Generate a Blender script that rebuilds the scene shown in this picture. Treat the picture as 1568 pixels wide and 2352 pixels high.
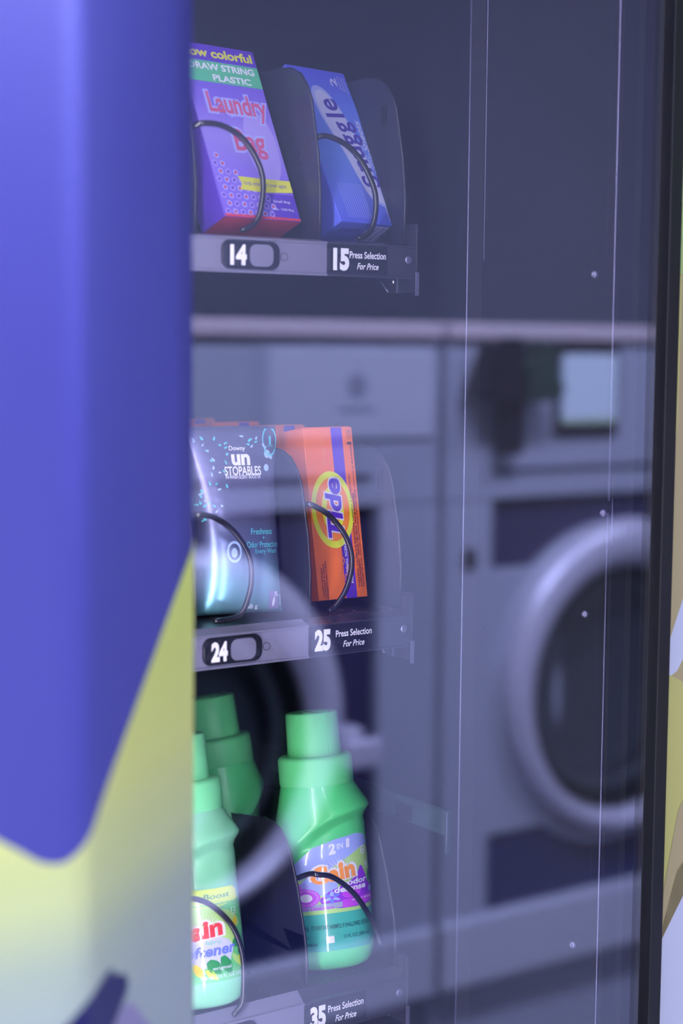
import bpy, bmesh, math, random
from mathutils import Vector, Matrix
from math import sin, cos, pi, radians, sqrt
random.seed(7)
for o in list(bpy.data.objects): bpy.data.objects.remove(o)
S = bpy.context.scene
COL = S.collection

# ------------------------------------------------------------------ camera
F_PX = 3900.0
cam = bpy.data.cameras.new('camera'); co = bpy.data.objects.new('camera', cam); COL.objects.link(co)
cam.sensor_fit = 'HORIZONTAL'; cam.sensor_width = 24.0; cam.lens = 24.0*F_PX/1568
co.location = (0, 0, 1.25)
co.matrix_world = Matrix.Translation((0, 0, 1.25)) @ Matrix.Rotation(radians(-35), 4, 'Z') @ Matrix.Rotation(radians(84.5), 4, 'X') @ Matrix.Rotation(radians(.5), 4, 'Z')
cam.clip_start = .05; cam.clip_end = 50
cam.dof.use_dof = True; cam.dof.focus_distance = 1.185; cam.dof.aperture_fstop = 3.0
S.camera = co

# ------------------------------------------------------------------ world, view
w = bpy.data.worlds.new('world'); S.world = w; w.use_nodes = True
w.node_tree.nodes['Background'].inputs[0].default_value = (.45, .48, .8, 1)
w.node_tree.nodes['Background'].inputs[1].default_value = .25
S.view_settings.view_transform = 'Standard'; S.view_settings.look = 'None'
S.view_settings.gamma = 1; S.view_settings.use_curve_mapping = False
S.view_settings.exposure = 0.0
S.cycles.max_bounces = 10; S.cycles.transparent_max_bounces = 16; S.cycles.glossy_bounces = 6

# ------------------------------------------------------------------ room lamps
def area(name, loc, size, power, color, rot=(0, 0, 0)):
    l = bpy.data.lights.new(name, 'AREA'); l.shape = 'RECTANGLE'; l.size, l.size_y = size
    l.energy = power; l.color = color
    o = bpy.data.objects.new(name, l); COL.objects.link(o); o.location = loc; o.rotation_euler = rot
    return o
ROOM = (.66, .69, 1.0)
LAMPS = [((-.45, -.95, 2.66), (1.2, .3), 14), ((1.05, .98, 2.66), (1.2, .3), 125), ((-2.1, -.95, 2.66), (1.2, .3), 18), ((2.60, .80, 2.66), (1.2, .3), 35)]
for i, (l, s, p) in enumerate(LAMPS):
    area('ceiling_lamp_light', (l[0], l[1], l[2]-.03), s, p, ROOM)

# ------------------------------------------------------------------ materials
def mat(name, col, rough=.5, metal=0, spec=.5, noise=0, nscale=40, bump=0, coat=0, emit=None, estr=0):
    m = bpy.data.materials.new(name); m.use_nodes = True; nt = m.node_tree
    b = nt.nodes['Principled BSDF']
    b.inputs['Base Color'].default_value = (*col, 1); b.inputs['Roughness'].default_value = rough
    b.inputs['Metallic'].default_value = metal; b.inputs['Specular IOR Level'].default_value = spec
    b.inputs['Coat Weight'].default_value = coat; b.inputs['Coat Roughness'].default_value = .045
    if noise or bump:
        tc = nt.nodes.new('ShaderNodeTexCoord'); n = nt.nodes.new('ShaderNodeTexNoise')
        n.inputs['Scale'].default_value = nscale; n.inputs['Detail'].default_value = 4
        nt.links.new(tc.outputs['Object'], n.inputs['Vector'])
        if noise:
            mx = nt.nodes.new('ShaderNodeMix'); mx.data_type = 'RGBA'
            mx.inputs[6].default_value = (*[c*(1-noise) for c in col], 1); mx.inputs[7].default_value = (*[min(1, c*(1+noise)) for c in col], 1)
            nt.links.new(n.outputs['Fac'], mx.inputs[0]); nt.links.new(mx.outputs[2], b.inputs['Base Color'])
        if bump:
            bp = nt.nodes.new('ShaderNodeBump'); bp.inputs['Strength'].default_value = bump; bp.inputs['Distance'].default_value = .001
            nt.links.new(n.outputs['Fac'], bp.inputs['Height']); nt.links.new(bp.outputs[0], b.inputs['Normal'])
    if emit:
        b.inputs['Emission Color'].default_value = (*emit, 1); b.inputs['Emission Strength'].default_value = estr
    return m
def ramp_mat(name, stops, axis=2, rough=.4, coat=0, spec=.5, metal=0):
    """colour varied along one object axis; stops = [(coordinate, colour)...]"""
    m = mat(name, stops[0][1], rough, metal, spec, coat=coat); nt = m.node_tree
    tc = nt.nodes.new('ShaderNodeTexCoord'); sx = nt.nodes.new('ShaderNodeSeparateXYZ')
    mr = nt.nodes.new('ShaderNodeMapRange'); cr = nt.nodes.new('ShaderNodeValToRGB')
    a, b = stops[0][0], stops[-1][0]
    mr.inputs[1].default_value = a; mr.inputs[2].default_value = b
    nt.links.new(tc.outputs['Object'], sx.inputs[0]); nt.links.new(sx.outputs[axis], mr.inputs[0]); nt.links.new(mr.outputs[0], cr.inputs[0])
    el = cr.color_ramp.elements
    while len(el) > 1: el.remove(el[-1])
    el[0].position = 0; el[0].color = (*stops[0][1], 1)
    for z, c in stops[1:]:
        e = el.new((z-a)/(b-a)); e.color = (*c, 1)
    nt.links.new(cr.outputs[0], nt.nodes['Principled BSDF'].inputs['Base Color'])
    return m
def glass_mat(name, fac, tint=(1, 1, 1), gcol=(1, 1, 1), rough=0.0):
    m = bpy.data.materials.new(name); m.use_nodes = True; nt = m.node_tree; nt.nodes.clear()
    out = nt.nodes.new('ShaderNodeOutputMaterial'); mx = nt.nodes.new('ShaderNodeMixShader')
    t = nt.nodes.new('ShaderNodeBsdfTransparent'); g = nt.nodes.new('ShaderNodeBsdfGlossy')
    t.inputs[0].default_value = (*tint, 1); g.inputs[0].default_value = (*gcol, 1); g.inputs['Roughness'].default_value = rough
    fr = nt.nodes.new('ShaderNodeLayerWeight'); fr.inputs[0].default_value = .5     # Facing = 1 - |cos|
    pw = nt.nodes.new('ShaderNodeMath'); pw.operation = 'POWER'; pw.inputs[1].default_value = 5
    ad = nt.nodes.new('ShaderNodeMath'); ad.operation = 'ADD'; ad.inputs[1].default_value = fac; ad.use_clamp = True
    nt.links.new(fr.outputs['Facing'], pw.inputs[0]); nt.links.new(pw.outputs[0], ad.inputs[0]); nt.links.new(ad.outputs[0], mx.inputs[0])
    nt.links.new(t.outputs[0], mx.inputs[1]); nt.links.new(g.outputs[0], mx.inputs[2]); nt.links.new(mx.outputs[0], out.inputs[0])
    return m
def srgb(r, g, b):
    f = lambda c: (c/255/12.92) if c <= 10 else ((c/255+.055)/1.055)**2.4
    return (f(r), f(g), f(b))

M = {}
def dm(k, *a, **kw): M[k] = mat(k, *a, **kw); return M[k]
dm('wall_paint', (.20, .21, .25), .85, noise=.05, nscale=6, bump=.1)
dm('wall_dark', (.19, .21, .27), .8, noise=.08, nscale=5)
dm('floor_tile', (.30, .30, .33), .45, noise=.12, nscale=9)
dm('ceiling_tile', (.55, .55, .58), .9, noise=.04, nscale=30, bump=.3)
dm('diffuser', (.8, .8, .85), .5, emit=(.75, .78, 1), estr=3)
dm('lamp_frame', (.5, .5, .55), .4)
dm('vinyl_purple', (.078, .082, .39), .5, spec=.3)
dm('vinyl_navy', (.012, .015, .12), .3, coat=.2)
dm('vinyl_lilac', (.33, .30, .52), .35, coat=.2)
dm('vinyl_white', (.48, .52, .66), .35, coat=.2)
dm('vinyl_green', (.34, .50, .16), .35, coat=.2)
dm('vinyl_tan', (.36, .30, .15), .35, coat=.2)
dm('vinyl_olive', (.44, .43, .13), .35, coat=.2)
M['vinyl_lime'] = ramp_mat('vinyl_lime', [(.80, (.42, .50, .55)), (.93, (.44, .53, .53)), (.97, (.49, .59, .45)), (1.00, (.68, .78, .36)), (1.02, (.72, .80, .32)), (1.05, (.80, .86, .26)), (1.15, (.76, .90, .18))], rough=.35, coat=.2)  # printed fade, with light on front and bevel also put into the colour
dm('gasket', (.008, .008, .012), .45)
dm('cabinet_black', (.012, .012, .016), .5)
dm('liner', (.009, .010, .018), .65, spec=.15, noise=.06, nscale=60, bump=.12)
dm('liner_back', (.005, .005, .009), .6)
dm('pale_metal', (.20, .20, .32), .3, metal=.6)
dm('tray_black', (.022, .022, .034), .30, noise=.2, nscale=50, bump=.1)
dm('tray_grey', (.17, .165, .25), .35, noise=.04, nscale=90)
dm('tray_edge', (.03, .03, .05), .25)
dm('divider', (.018, .019, .034), .38, noise=.08, nscale=80)
dm('slot_dark', (.006, .006, .01), .6)
dm('plate_black', (.008, .008, .016), .22)
dm('ink_white', (.82, .82, .90), .5)
dm('wire', (.012, .012, .02), .22, coat=.5)
dm('steel', (.55, .56, .62), .25, metal=1)
dm('dust', (.8, .8, .9), .7)
dm('led', (1, 1, 1), .5, emit=(.95, .90, .97), estr=84)
dm('tube_glow', (1, 1, 1), .5, emit=(.88, .86, 1.0), estr=100)
dm('washer_grey', (.37, .40, .49), .42, noise=.03, nscale=12)
dm('washer_top', (.58, .50, .54), .35)
dm('washer_dark', (.035, .030, .085), .35)
dm('washer_blue', (.015, .022, .095), .35)
dm('washer_plate', (.50, .53, .62), .35)
dm('washer_ring', (.62, .62, .74), .30, metal=.25)
dm('rubber_grey', (.015, .017, .02), .6)
dm('drum', (.02, .025, .025), .3, metal=.5)
M['door_glass'] = glass_mat('door_glass', .015, (.30, .34, .33), (.7, .8, .8), .12)
dm('plastic_black', (.006, .006, .010), .4)
dm('plastic_green', (.02, .05, .03), .4)
dm('screen_on', (.4, .5, .6), .3, emit=(.62, .76, 1.0), estr=.55)
dm('screen_green', (.3, .4, .3), .3, emit=(.5, .7, .5), estr=.4)
M['machine_glass'] = glass_mat('machine_glass', .175, (.97, .97, 1), (.86, .88, 1.0), 0)

# ------------------------------------------------------------------ mesh helper
class MB:
    def __init__(s): s.v = []; s.f = []; s.m = []; s.sm = []; s.mats = []
    def mi(s, m):
        if isinstance(m, str): m = M[m]
        if m not in s.mats: s.mats.append(m)
        return s.mats.index(m)
    def add(s, vs, fs, m, smooth=False):
        o = len(s.v); k = s.mi(m); s.v += [tuple(v) for v in vs]
        for f in fs: s.f.append([i+o for i in f]); s.m.append(k); s.sm.append(smooth)
    def box(s, x0, x1, y0, y1, z0, z1, m, bev=0):
        if bev:
            bm = bmesh.new(); bmesh.ops.create_cube(bm, size=1)
            for v in bm.verts: v.co = Vector(((x0+x1)/2+v.co.x*(x1-x0), (y0+y1)/2+v.co.y*(y1-y0), (z0+z1)/2+v.co.z*(z1-z0)))
            bmesh.ops.bevel(bm, geom=bm.edges[:], offset=bev, segments=3, affect='EDGES', profile=.5)
            s.bm(bm, m); return
        v = [(x, y, z) for z in (z0, z1) for y in (y0, y1) for x in (x0, x1)]
        s.add(v, [(0, 2, 3, 1), (4, 5, 7, 6), (0, 1, 5, 4), (1, 3, 7, 5), (3, 2, 6, 7), (2, 0, 4, 6)], m)
    def bm(s, bm, m, fn=None, smooth=False):
        bm.verts.ensure_lookup_table(); bm.verts.index_update()
        s.add([fn(v.co) if fn else v.co for v in bm.verts], [[v.index for v in f.verts] for f in bm.faces], m, smooth); bm.free()
    def tube(s, pts, r, m, n=10, radii=None):
        pts = [Vector(p) for p in pts]; N = len(pts); vs = []; up = None
        for i, p in enumerate(pts):
            t = (pts[min(i+1, N-1)]-pts[max(i-1, 0)]).normalized()
            if up is None:
                up = t.orthogonal().normalized()
            up = (up - t*up.dot(t)).normalized(); b = t.cross(up)
            rr = radii[i] if radii else r
            for k in range(n):
                a = 2*pi*k/n; vs.append(p+(up*cos(a)+b*sin(a))*rr)
        fs = [(i*n+k, i*n+(k+1) % n, (i+1)*n+(k+1) % n, (i+1)*n+k) for i in range(N-1) for k in range(n)]
        fs += [tuple(range(n))[::-1], tuple((N-1)*n+k for k in range(n))]
        s.add(vs, fs, m, True)
    def lathe(s, prof, m, axis='Z', n=48, c=(0, 0, 0), smooth=True, closed=False):
        vs = []; N = len(prof)
        for r, h in prof:
            for k in range(n):
                a = 2*pi*k/n
                q = (r*cos(a), r*sin(a), h) if axis == 'Z' else (r*cos(a), h, r*sin(a))
                vs.append((q[0]+c[0], q[1]+c[1], q[2]+c[2]))
        fs = []
        for i in range(N-1 if not closed else N):
            j = (i+1) % N
            for k in range(n):
                f = (i*n+k, i*n+(k+1) % n, j*n+(k+1) % n, j*n+k)
                fs.append(f if axis == 'Z' else f[::-1])
        s.add(vs, fs, m, smooth)
    def build(s, name, parent=None, loc=None):
        me = bpy.data.meshes.new(name); me.from_pydata(s.v, [], s.f)
        for m in s.mats: me.materials.append(m)
        me.polygons.foreach_set('material_index', s.m); me.polygons.foreach_set('use_smooth', s.sm)
        me.update()
        o = bpy.data.objects.new(name, me); COL.objects.link(o)
        if parent: o.parent = parent
        if loc: o.location = loc
        return o
def empty(name, loc=(0, 0, 0), rot=(0, 0, 0)):
    o = bpy.data.objects.new(name, None); COL.objects.link(o); o.location = loc; o.rotation_euler = rot; o.empty_display_size = .02
    return o
def tag(o, label, cat, group=None):
    o['label'] = label; o['category'] = cat
    if group: o['group'] = group
    return o
def struct(o, label=None):
    o['kind'] = 'structure'
    if label: o['label'] = label
    return o

# ------------------------------------------------------------------ flat print (text and shapes), mapped on surfaces
def text_bm(txt, bold=0.0, shear=0.0, spacing=1.0):
    cu = bpy.data.curves.new('t', 'FONT'); cu.body = txt; cu.size = 1; cu.offset = bold; cu.shear = shear
    cu.space_character = spacing; cu.align_x = 'CENTER'; cu.resolution_u = 4; cu.fill_mode = 'FRONT'
    o = bpy.data.objects.new('t', cu); COL.objects.link(o)
    dg = bpy.context.evaluated_depsgraph_get(); dg.update()
    me = bpy.data.meshes.new_from_object(o.evaluated_get(dg))
    bm = bmesh.new(); bm.from_mesh(me)
    bpy.data.objects.remove(o); bpy.data.curves.remove(cu); bpy.data.meshes.remove(me)
    return bm
def poly_bm(pts):
    bm = bmesh.new(); vs = [bm.verts.new((x, y, 0)) for x, y in pts]; es = []
    f = bm.faces.new(vs); bmesh.ops.triangulate(bm, faces=[f])
    return bm
def slice_bm(bm, step):
    if not bm.verts: return bm
    for ax in (0, 1):
        lo = min(v.co[ax] for v in bm.verts); hi = max(v.co[ax] for v in bm.verts)
        k = math.ceil(lo/step)
        while k*step < hi:
            no = Vector((1, 0, 0)) if ax == 0 else Vector((0, 1, 0))
            bmesh.ops.bisect_plane(bm, geom=bm.verts[:]+bm.edges[:]+bm.faces[:], plane_co=no*(k*step), plane_no=no, dist=1e-6)
            k += 1
    return bm
LAY = .00009
class Print:
    """collects printed shapes for one surface; fmap(u, v, lift) gives the point"""
    def __init__(s, mb, fmap, step=0, smooth=False): s.mb = mb; s.f = fmap; s.step = step; s.k = 0; s.smooth = smooth
    def _put(s, bm, m, layer):
        s.k += 1
        lay = (layer if layer is not None else s.k)*LAY
        bmesh.ops.remove_doubles(bm, verts=bm.verts[:], dist=1e-7)
        if s.step: slice_bm(bm, s.step)
        s.mb.bm(bm, m, lambda c: s.f(c.x, c.y, lay), s.smooth)
    def poly(s, pts, m, layer=None):
        # keep counter-clockwise so faces look outwards
        a = sum(pts[i][0]*pts[(i+1) % len(pts)][1]-pts[(i+1) % len(pts)][0]*pts[i][1] for i in range(len(pts)))
        s._put(poly_bm(pts if a > 0 else pts[::-1]), m, layer)
    def rect(s, x0, x1, y0, y1, m, r=0, layer=None):
        s.poly(rrect(x0, x1, y0, y1, r), m, layer)
    def ell(s, cx, cy, rx, ry, m, rot=0, layer=None, n=40, inner=0):
        c, q = cos(rot), sin(rot)
        P = [(cx+rx*cos(a)*c-ry*sin(a)*q, cy+rx*cos(a)*q+ry*sin(a)*c) for a in [2*pi*i/n for i in range(n)]]
        if not inner: s.poly(P, m, layer); return
        Q = [(cx+(x-cx)*inner, cy+(y-cy)*inner) for x, y in P]
        bm = bmesh.new(); A = [bm.verts.new((x, y, 0)) for x, y in P]; B = [bm.verts.new((x, y, 0)) for x, y in Q]
        for i in range(n): bm.faces.new((A[i], A[(i+1) % n], B[(i+1) % n], B[i]))
        s._put(bm, m, layer)
    def text(s, txt, cx, cy, wd, ht, m, rot=0, bold=0, shear=0, layer=None, spacing=1.0):
        bm = text_bm(txt, bold, shear, spacing)
        if not bm.verts: bm.free(); return
        x0 = min(v.co.x for v in bm.verts); x1 = max(v.co.x for v in bm.verts); y0 = min(v.co.y for v in bm.verts); y1 = max(v.co.y for v in bm.verts)
        sx = wd/(x1-x0); sy = ht/(y1-y0); c, q = cos(rot), sin(rot)
        for v in bm.verts:
            x = (v.co.x-(x0+x1)/2)*sx; y = (v.co.y-(y0+y1)/2)*sy
            v.co = Vector((cx+x*c-y*q, cy+x*q+y*c, 0))
        s._put(bm, m, layer)
def rrect(x0, x1, y0, y1, r, n=6):
    if not r: return [(x0, y0), (x1, y0), (x1, y1), (x0, y1)]
    P = []
    for cx, cy, a0 in ((x1-r, y0+r, -pi/2), (x1-r, y1-r, 0), (x0+r, y1-r, pi/2), (x0+r, y0+r, pi)):
        P += [(cx+r*cos(a0+pi/2*i/n), cy+r*sin(a0+pi/2*i/n)) for i in range(n+1)]
    return P
def catmull(P, n=10):
    P = [Vector(p) for p in P]; Q = [P[0]]+P+[P[-1]]; R = []
    for i in range(1, len(Q)-2):
        a, b, c, d = Q[i-1:i+3]
        for k in range(n):
            t = k/n; R.append(.5*((2*b)+(c-a)*t+(2*a-5*b+4*c-d)*t*t+(3*b-a-3*c+d)*t**3))
    R.append(P[-1]); return R
def leaf(cx, cy, ln, wd, rot, n=12):
    P = []
    for i in range(n): t = i/n; P.append((ln*(t-.5), wd*.5*sin(pi*t)))
    for i in range(n): t = 1-i/n; P.append((ln*(t-.5), -wd*.5*sin(pi*t)))
    c, q = cos(rot), sin(rot)
    P = [(cx+x*c-y*q, cy+x*q+y*c) for x, y in P]
    return [P[i] for i in range(len(P)) if i != n] if False else P

# ================================================================== ROOM
def plane_box(name, x0, x1, y0, y1, z0, z1, m):
    b = MB(); b.box(x0, x1, y0, y1, z0, z1, m); return struct(b.build(name))
plane_box('floor', -3, 4.2, -1.4, 1.75, -.1, 0, 'floor_tile')
plane_box('ceiling', -3, 4.2, -1.4, 1.75, 2.7, 2.8, 'ceiling_tile')
plane_box('wall_back', -3, 4.2, 1.65, 1.75, 0, 2.7, 'wall_paint')
plane_box('wall_front', -3, 4.2, -1.4, -1.3, 0, 2.7, 'wall_dark')
plane_box('wall_right', 4.1, 4.2, -1.3, 1.65, 0, 2.7, 'wall_paint')
plane_box('wall_left', -3, -2.9, -1.3, 1.65, 0, 2.7, 'wall_paint')
for i, (l, s, p) in enumerate(LAMPS):
    t = empty('ceiling_light', (l[0], l[1], l[2]))
    tag(t, 'long flat ceiling light panel over the laundry aisle', 'ceiling light', 'ceiling light panels over the aisle')
    b = MB(); b.box(-s[0]/2-.03, s[0]/2+.03, -s[1]/2-.03, s[1]/2+.03, -.005, .04, 'lamp_frame', .004); b.build('light_frame', t)
    b = MB(); b.box(-s[0]/2, s[0]/2, -s[1]/2, s[1]/2, -.012, -.004, 'diffuser'); b.build('light_diffuser', t)

# upright tube lamp on the front wall, beside the washer row
TL = empty('wall_lamp', (-.12, -1.30, 1.10)); tag(TL, 'tall upright tube lamp on the wall beside the washers', 'wall lamp')
b = MB(); b.box(-.09, .09, 0, .03, -1.0, 1.0, 'lamp_frame', .006); b.build('lamp_housing', TL)
b = MB(); b.box(-.026, .026, .031, .05, -.95, .95, 'tube_glow', .008); b.build('lamp_tube', TL)

# ================================================================== VENDING MACHINE
VM = empty('vending_machine', (.35, .9, 0))
tag(VM, 'tall glass-fronted laundry supply vending machine wrapped in purple and lime vinyl', 'vending machine')
def vm(b, name, parent=None):
    o = b.build(name, parent or VM)
    if parent is None: o.location = (-.35, -.9, 0)
    return o
VX0, VX1, VZ1 = -.12, 1.26, 1.86
GY = .80

# ---- left front panel: flat front, rounded corner, slanted bevel to the glass
BEV = Vector((.115, .10, 0)); BEV.normalize()
CORN = Vector((.336, .68, 0))
def prof_left(s):
    """point and outward normal on the wrap profile; s = 0 at the corner, s < 0 along the flat front"""
    r = .012
    n0 = Vector((0, -1, 0)); n1 = Vector((BEV.y, -BEV.x, 0))
    if s <= -r: p = CORN+Vector((s, 0, 0)); n = n0
    elif s >= r: p = CORN+BEV*s; n = n1
    else:
        t = (s+r)/(2*r); a = CORN+Vector((-r, 0, 0)); c = CORN+BEV*r
        p = a*(1-t)**2+CORN*2*t*(1-t)+c*t*t; n = (n0*(1-t)+n1*t).normalized()
    return p, n
def map_left(u, v, lift):
    p, n = prof_left(u); p = p+n*(lift); return Vector((p.x, p.y, v))
SMAX = .1524
svals = [VX0-.336, -.3, -.2, -.1, -.05, -.012]+[-.012+.003*i for i in range(1, 9)]+[.03, .06, .09, .12, SMAX-.004]
b = MB(); vs = []
zs = [.30, VZ1]
for z in zs:
    for s in svals: p, n = prof_left(s); vs.append((p.x, p.y, z))
    e = prof_left(SMAX)[0]; vs += [(e.x-.001, e.y+.0025, z), (e.x-.004, e.y+.006, z), (e.x-.012, .797, z), (VX0, .797, z)]
n = len(svals)+4
b.add(vs, [(i, i+1, n+i+1, n+i) for i in range(n-1)]+[(n-1, 0, n, 2*n-1)]+[tuple(range(n))[::-1], tuple(range(n, 2*n))], 'vinyl_purple', False)
for k, f in enumerate(b.f):
    if len(f) == 4: b.sm[k] = True
pr = Print(b, map_left, .004, True)
# pale lime field below the purple, with the rounded purple lobe reaching down across the corner
edge = [(SMAX-.003, 1.1475), (.1476, 1.1434), (.0911, 1.0976), (.048, 1.063), (.0214, 1.0412), (.008, 1.029), (-.004, 1.0215), (-.0125, 1.0190), (-.022, 1.0215), (-.031, 1.0275), (-.050, 1.0400), (-.12, 1.085), (VX0-.336+.004, 1.19)]
e2 = [(p.x, p.y) for p in catmull([(x, y, 0) for x, y in edge], 6)]
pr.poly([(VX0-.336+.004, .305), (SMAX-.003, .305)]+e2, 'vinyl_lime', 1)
pr.poly([(p.x, p.y) for p in catmull([(-.05, .930, 0), (-.02, .938, 0), (.003, .9505, 0), (.03, .957, 0), (.0367, .9517, 0), (.0489, .9475, 0), (.053, .940, 0), (.046, .934, 0), (.030, .925, 0), (.008, .910, 0), (-.02, .895, 0), (-.05, .89, 0)], 5)], 'vinyl_navy', 2)
pr.poly([(p.x, p.y) for p in catmull([(.030, .9235, 0), (.046, .932, 0), (.058, .929, 0), (.076, .914, 0), (.090, .900, 0), (.088, .86, 0), (.03, .84, 0), (.0, .87, 0), (.008, .905, 0)], 5)], 'vinyl_lilac', 3)
vm(b, 'left_front_panel')

# ---- right front panel, slanted bevel rising from the gasket towards the camera side
RB = Vector((.103, -.10, 0)); RB.normalize(); RC = Vector((.8262, .7995, 0)); RN = Vector((RB.y, -RB.x, 0))
if RN.y > 0: RN = -RN
def map_right(u, v, lift):
    L = .1436
    if u <= L: p = RC+RB*u+RN*lift
    else: p = RC+RB*L+Vector((u-L, 0, 0))+Vector((0, -lift, 0))
    return Vector((p.x, p.y, v))
b = MB(); vs = []
us = [0, .05, .1, .1436, .25, VX1-.9295+.1436]
for z in zs:
    for u in us: vs.append(map_right(u, z, 0))
    vs += [(VX1, .81, z), (.8262, .81, z)]
n = 8
b.add(vs, [(i, i+1, n+i+1, n+i) for i in range(n-1)]+[(n-1, 0, n, 2*n-1)]+[tuple(range(n))[::-1], tuple(range(n, 2*n))], 'vinyl_olive')
pr = Print(b, map_right, .01)
UE = us[-1]-.002
pr.poly([(.0, 1.30), (UE, 1.36), (UE, VZ1-.002), (0, VZ1-.002)], 'vinyl_green', 1)
pr.poly([(.0, 1.035), (.03, 1.02), (UE, 1.0), (UE, 1.36), (.0, 1.30)], 'vinyl_tan', 2)
pr.poly([(.0, 1.15), (.0042, 1.20), (.0048, 1.30), (.0, 1.30)], 'vinyl_olive', 3)
pr.poly([(.0012, 1.050), (.0005, 1.040), (.0018, 1.0345), (.0045, 1.0325), (.0085, 1.036), (.0125, 1.045), (.05, 1.12), (.2, 1.42), (.12, 1.45), (.04, 1.17), (.0110, 1.0850)], 'vinyl_white', 4)
pr.poly([(.0, .838), (.0118, .896), (.05, .96), (.3, 1.02), (UE, 1.0), (UE, .31), (.0, .31)], 'vinyl_white', 5)
pr.poly([(.0, .860), (.0118, .94), (.02, .96), (.05, .975), (.05, .96), (.0118, .898), (.0, .842)], 'vinyl_tan', 6)
vm(b, 'right_front_panel')

# ---- cabinet shell (sides, back, top, base) and inner liner
b = MB()
b.box(VX0, VX0+.03, .80, 1.58, .06, VZ1, 'vinyl_purple'); b.box(VX1-.03, VX1, .81, 1.58, .06, VZ1, 'vinyl_olive')
b.box(VX0, VX1, 1.55, 1.58, .06, VZ1, 'cabinet_black'); b.box(VX0, VX1, .80, 1.58, VZ1-.04, VZ1, 'cabinet_black')
b.box(VX0+.02, VX1-.02, .72, 1.56, .0, .06, 'cabinet_black')
b.box(VX0, VX1, .68, .80, .06, .30, 'vinyl_purple')
vm(b, 'cabinet_shell')
b = MB()
b.box(VX0+.03, .78, 1.47, 1.50, .45, 1.80, 'liner_back'); b.box(VX0+.03, .80, .83, 1.50, 1.78, 1.80, 'liner_back'); b.box(VX0+.03, .80, .83, 1.50, .45, .47, 'liner_back')
b.box(VX0+.03, VX0+.05, .83, 1.50, .45, 1.80, 'liner_back')
vm(b, 'inner_lining')
b = MB()
# side wall right of the trays, a small folded flange, the slanted cover plate and the channel behind the glass edge
path = [(.764, 1.47), (.760, 1.47), (.760, .9350), (.7610, .9335), (.7665, .9262), (.7672, .9240), (.7957, .8255), (.7975, .8225), (.8050, .8168), (.8060, .8120), (.8165, .8080), (.8165, .83), (.80, .94), (.764, .94)]
vs = [(x, y, z) for z in (.47, 1.78) for x, y in path]; n = len(path)
b.add(vs, [(i+1, i, n+i, n+i+1) for i in range(n-1)], 'liner')
vm(b, 'side_lining')
b = MB()  # added pale beads standing in for highlights on the rounded lining edges
b.tube([(.7601, .9343, .48), (.7601, .9343, 1.77)], .0007, 'pale_metal', 8)
b.tube([(.7957, .8245, 1.150), (.7957, .8245, 1.77)], .0008, 'pale_metal', 8)
b.tube([(.7954, .8252, .48), (.7954, .8252, 1.142)], .0006, 'pale_metal', 8)
b.tube([(.7970, .8225, 1.12), (.7970, .8225, 1.152)], .0004, 'pale_metal', 6)
b.tube([(.7670, .9248, 1.312), (.7670, .9248, 1.77)], .0004, 'pale_metal', 6)
vm(b, 'lining_edge_glints')
RIVPL = (Vector((.7672, .9240, 0)), Vector((.7976, .8190, 0)))
for x, y, z in ((.7918, .8393, 1.3007), (.7948, .8289, 1.1417), (.7914, .8407, 1.0718), (.7904, .8443, .8393), (.7688, .9186, 1.1579), (.7686, .9193, 1.0513)):
    b = MB(); big = y < .9
    r = .0026 if big else .0021
    prof = [(r, 0), (r*.95, r*.25), (r*.7, r*.48), (r*.35, r*.60), (r*.15, r*.3), (.00001, r*.25)]
    mb = MB(); mb.lathe(prof, 'pale_metal' if big else 'liner', 'Z', 20)
    d = (RIVPL[1]-RIVPL[0]).normalized(); nrm = Vector((d.y, -d.x, 0))
    if nrm.x > 0: nrm = -nrm
    t = ((Vector((x, y, 0))-RIVPL[0]).dot(d)); p = RIVPL[0]+d*t
    q = nrm.to_track_quat('Z', 'Y').to_matrix()
    b.add([q @ Vector(v)+Vector((p.x, p.y, z)) for v in mb.v], mb.f, mb.mats[0], True)
    vm(b, 'rivet')
# small wall rivets on the side wall
for y, z in ((.955, .93), (.945, .78), (.99, .965), (1.02, .70), (.95, 1.02)):
    b = MB(); b.lathe([(.0022, 0), (.0018, -.0007), (.0009, -.0011), (.00001, -.0012)], 'liner', 'Z', 14)
    mb = b; mb.v = [(.760+v[2], y+v[0], z+v[1]) for v in mb.v]; vm(mb, 'rivet')
# greenish spare bracket bar on the side wall, with a square hole
dm('bar_green', (.030, .052, .058), .4)
b = MB()
b.box(.7565, .7598, .945, 1.30, .897, .916, 'bar_green', .0008)
b.box(.7560, .7566, .985, 1.005, .8985, .910, 'slot_dark')
b.box(.7566, .7598, .943, .946, .884, .9165, 'bar_green'); b.tube([(.7560, .9428, .885), (.7560, .9428, .915)], .0004, 'pale_metal', 6)
vm(b, 'bracket_bar')

# ---- gasket and glass pane
b = MB(); b.box(.8152, .8268, .7945, .8100, .30, 1.83, 'gasket', .0012)
b.box(.445, .8268, .7945, .81, 1.81, 1.83, 'gasket'); b.box(.445, .8268, .7945, .81, .30, .335, 'gasket')
b.box(.443, .450, .797, .81, .30, 1.83, 'gasket'); vm(b, 'window_gasket')
b = MB(); b.box(.448, .8158, GY, GY+.004, .33, 1.815, 'machine_glass'); vm(b, 'glass_pane')
b = MB(); b.box(VX0, VX1, .70, .81, 1.815, VZ1, 'vinyl_purple'); vm(b, 'top_panel')

# ---- light strip hidden behind the left bevel, shining on the goods
b = MB()
b.box(.4430, .4470, .8115, .840, .50, 1.75, 'lamp_frame')
b.box(.4471, .4485, .8120, .8220, .52, 1.73, 'led')
vm(b, 'light_strip')

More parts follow.
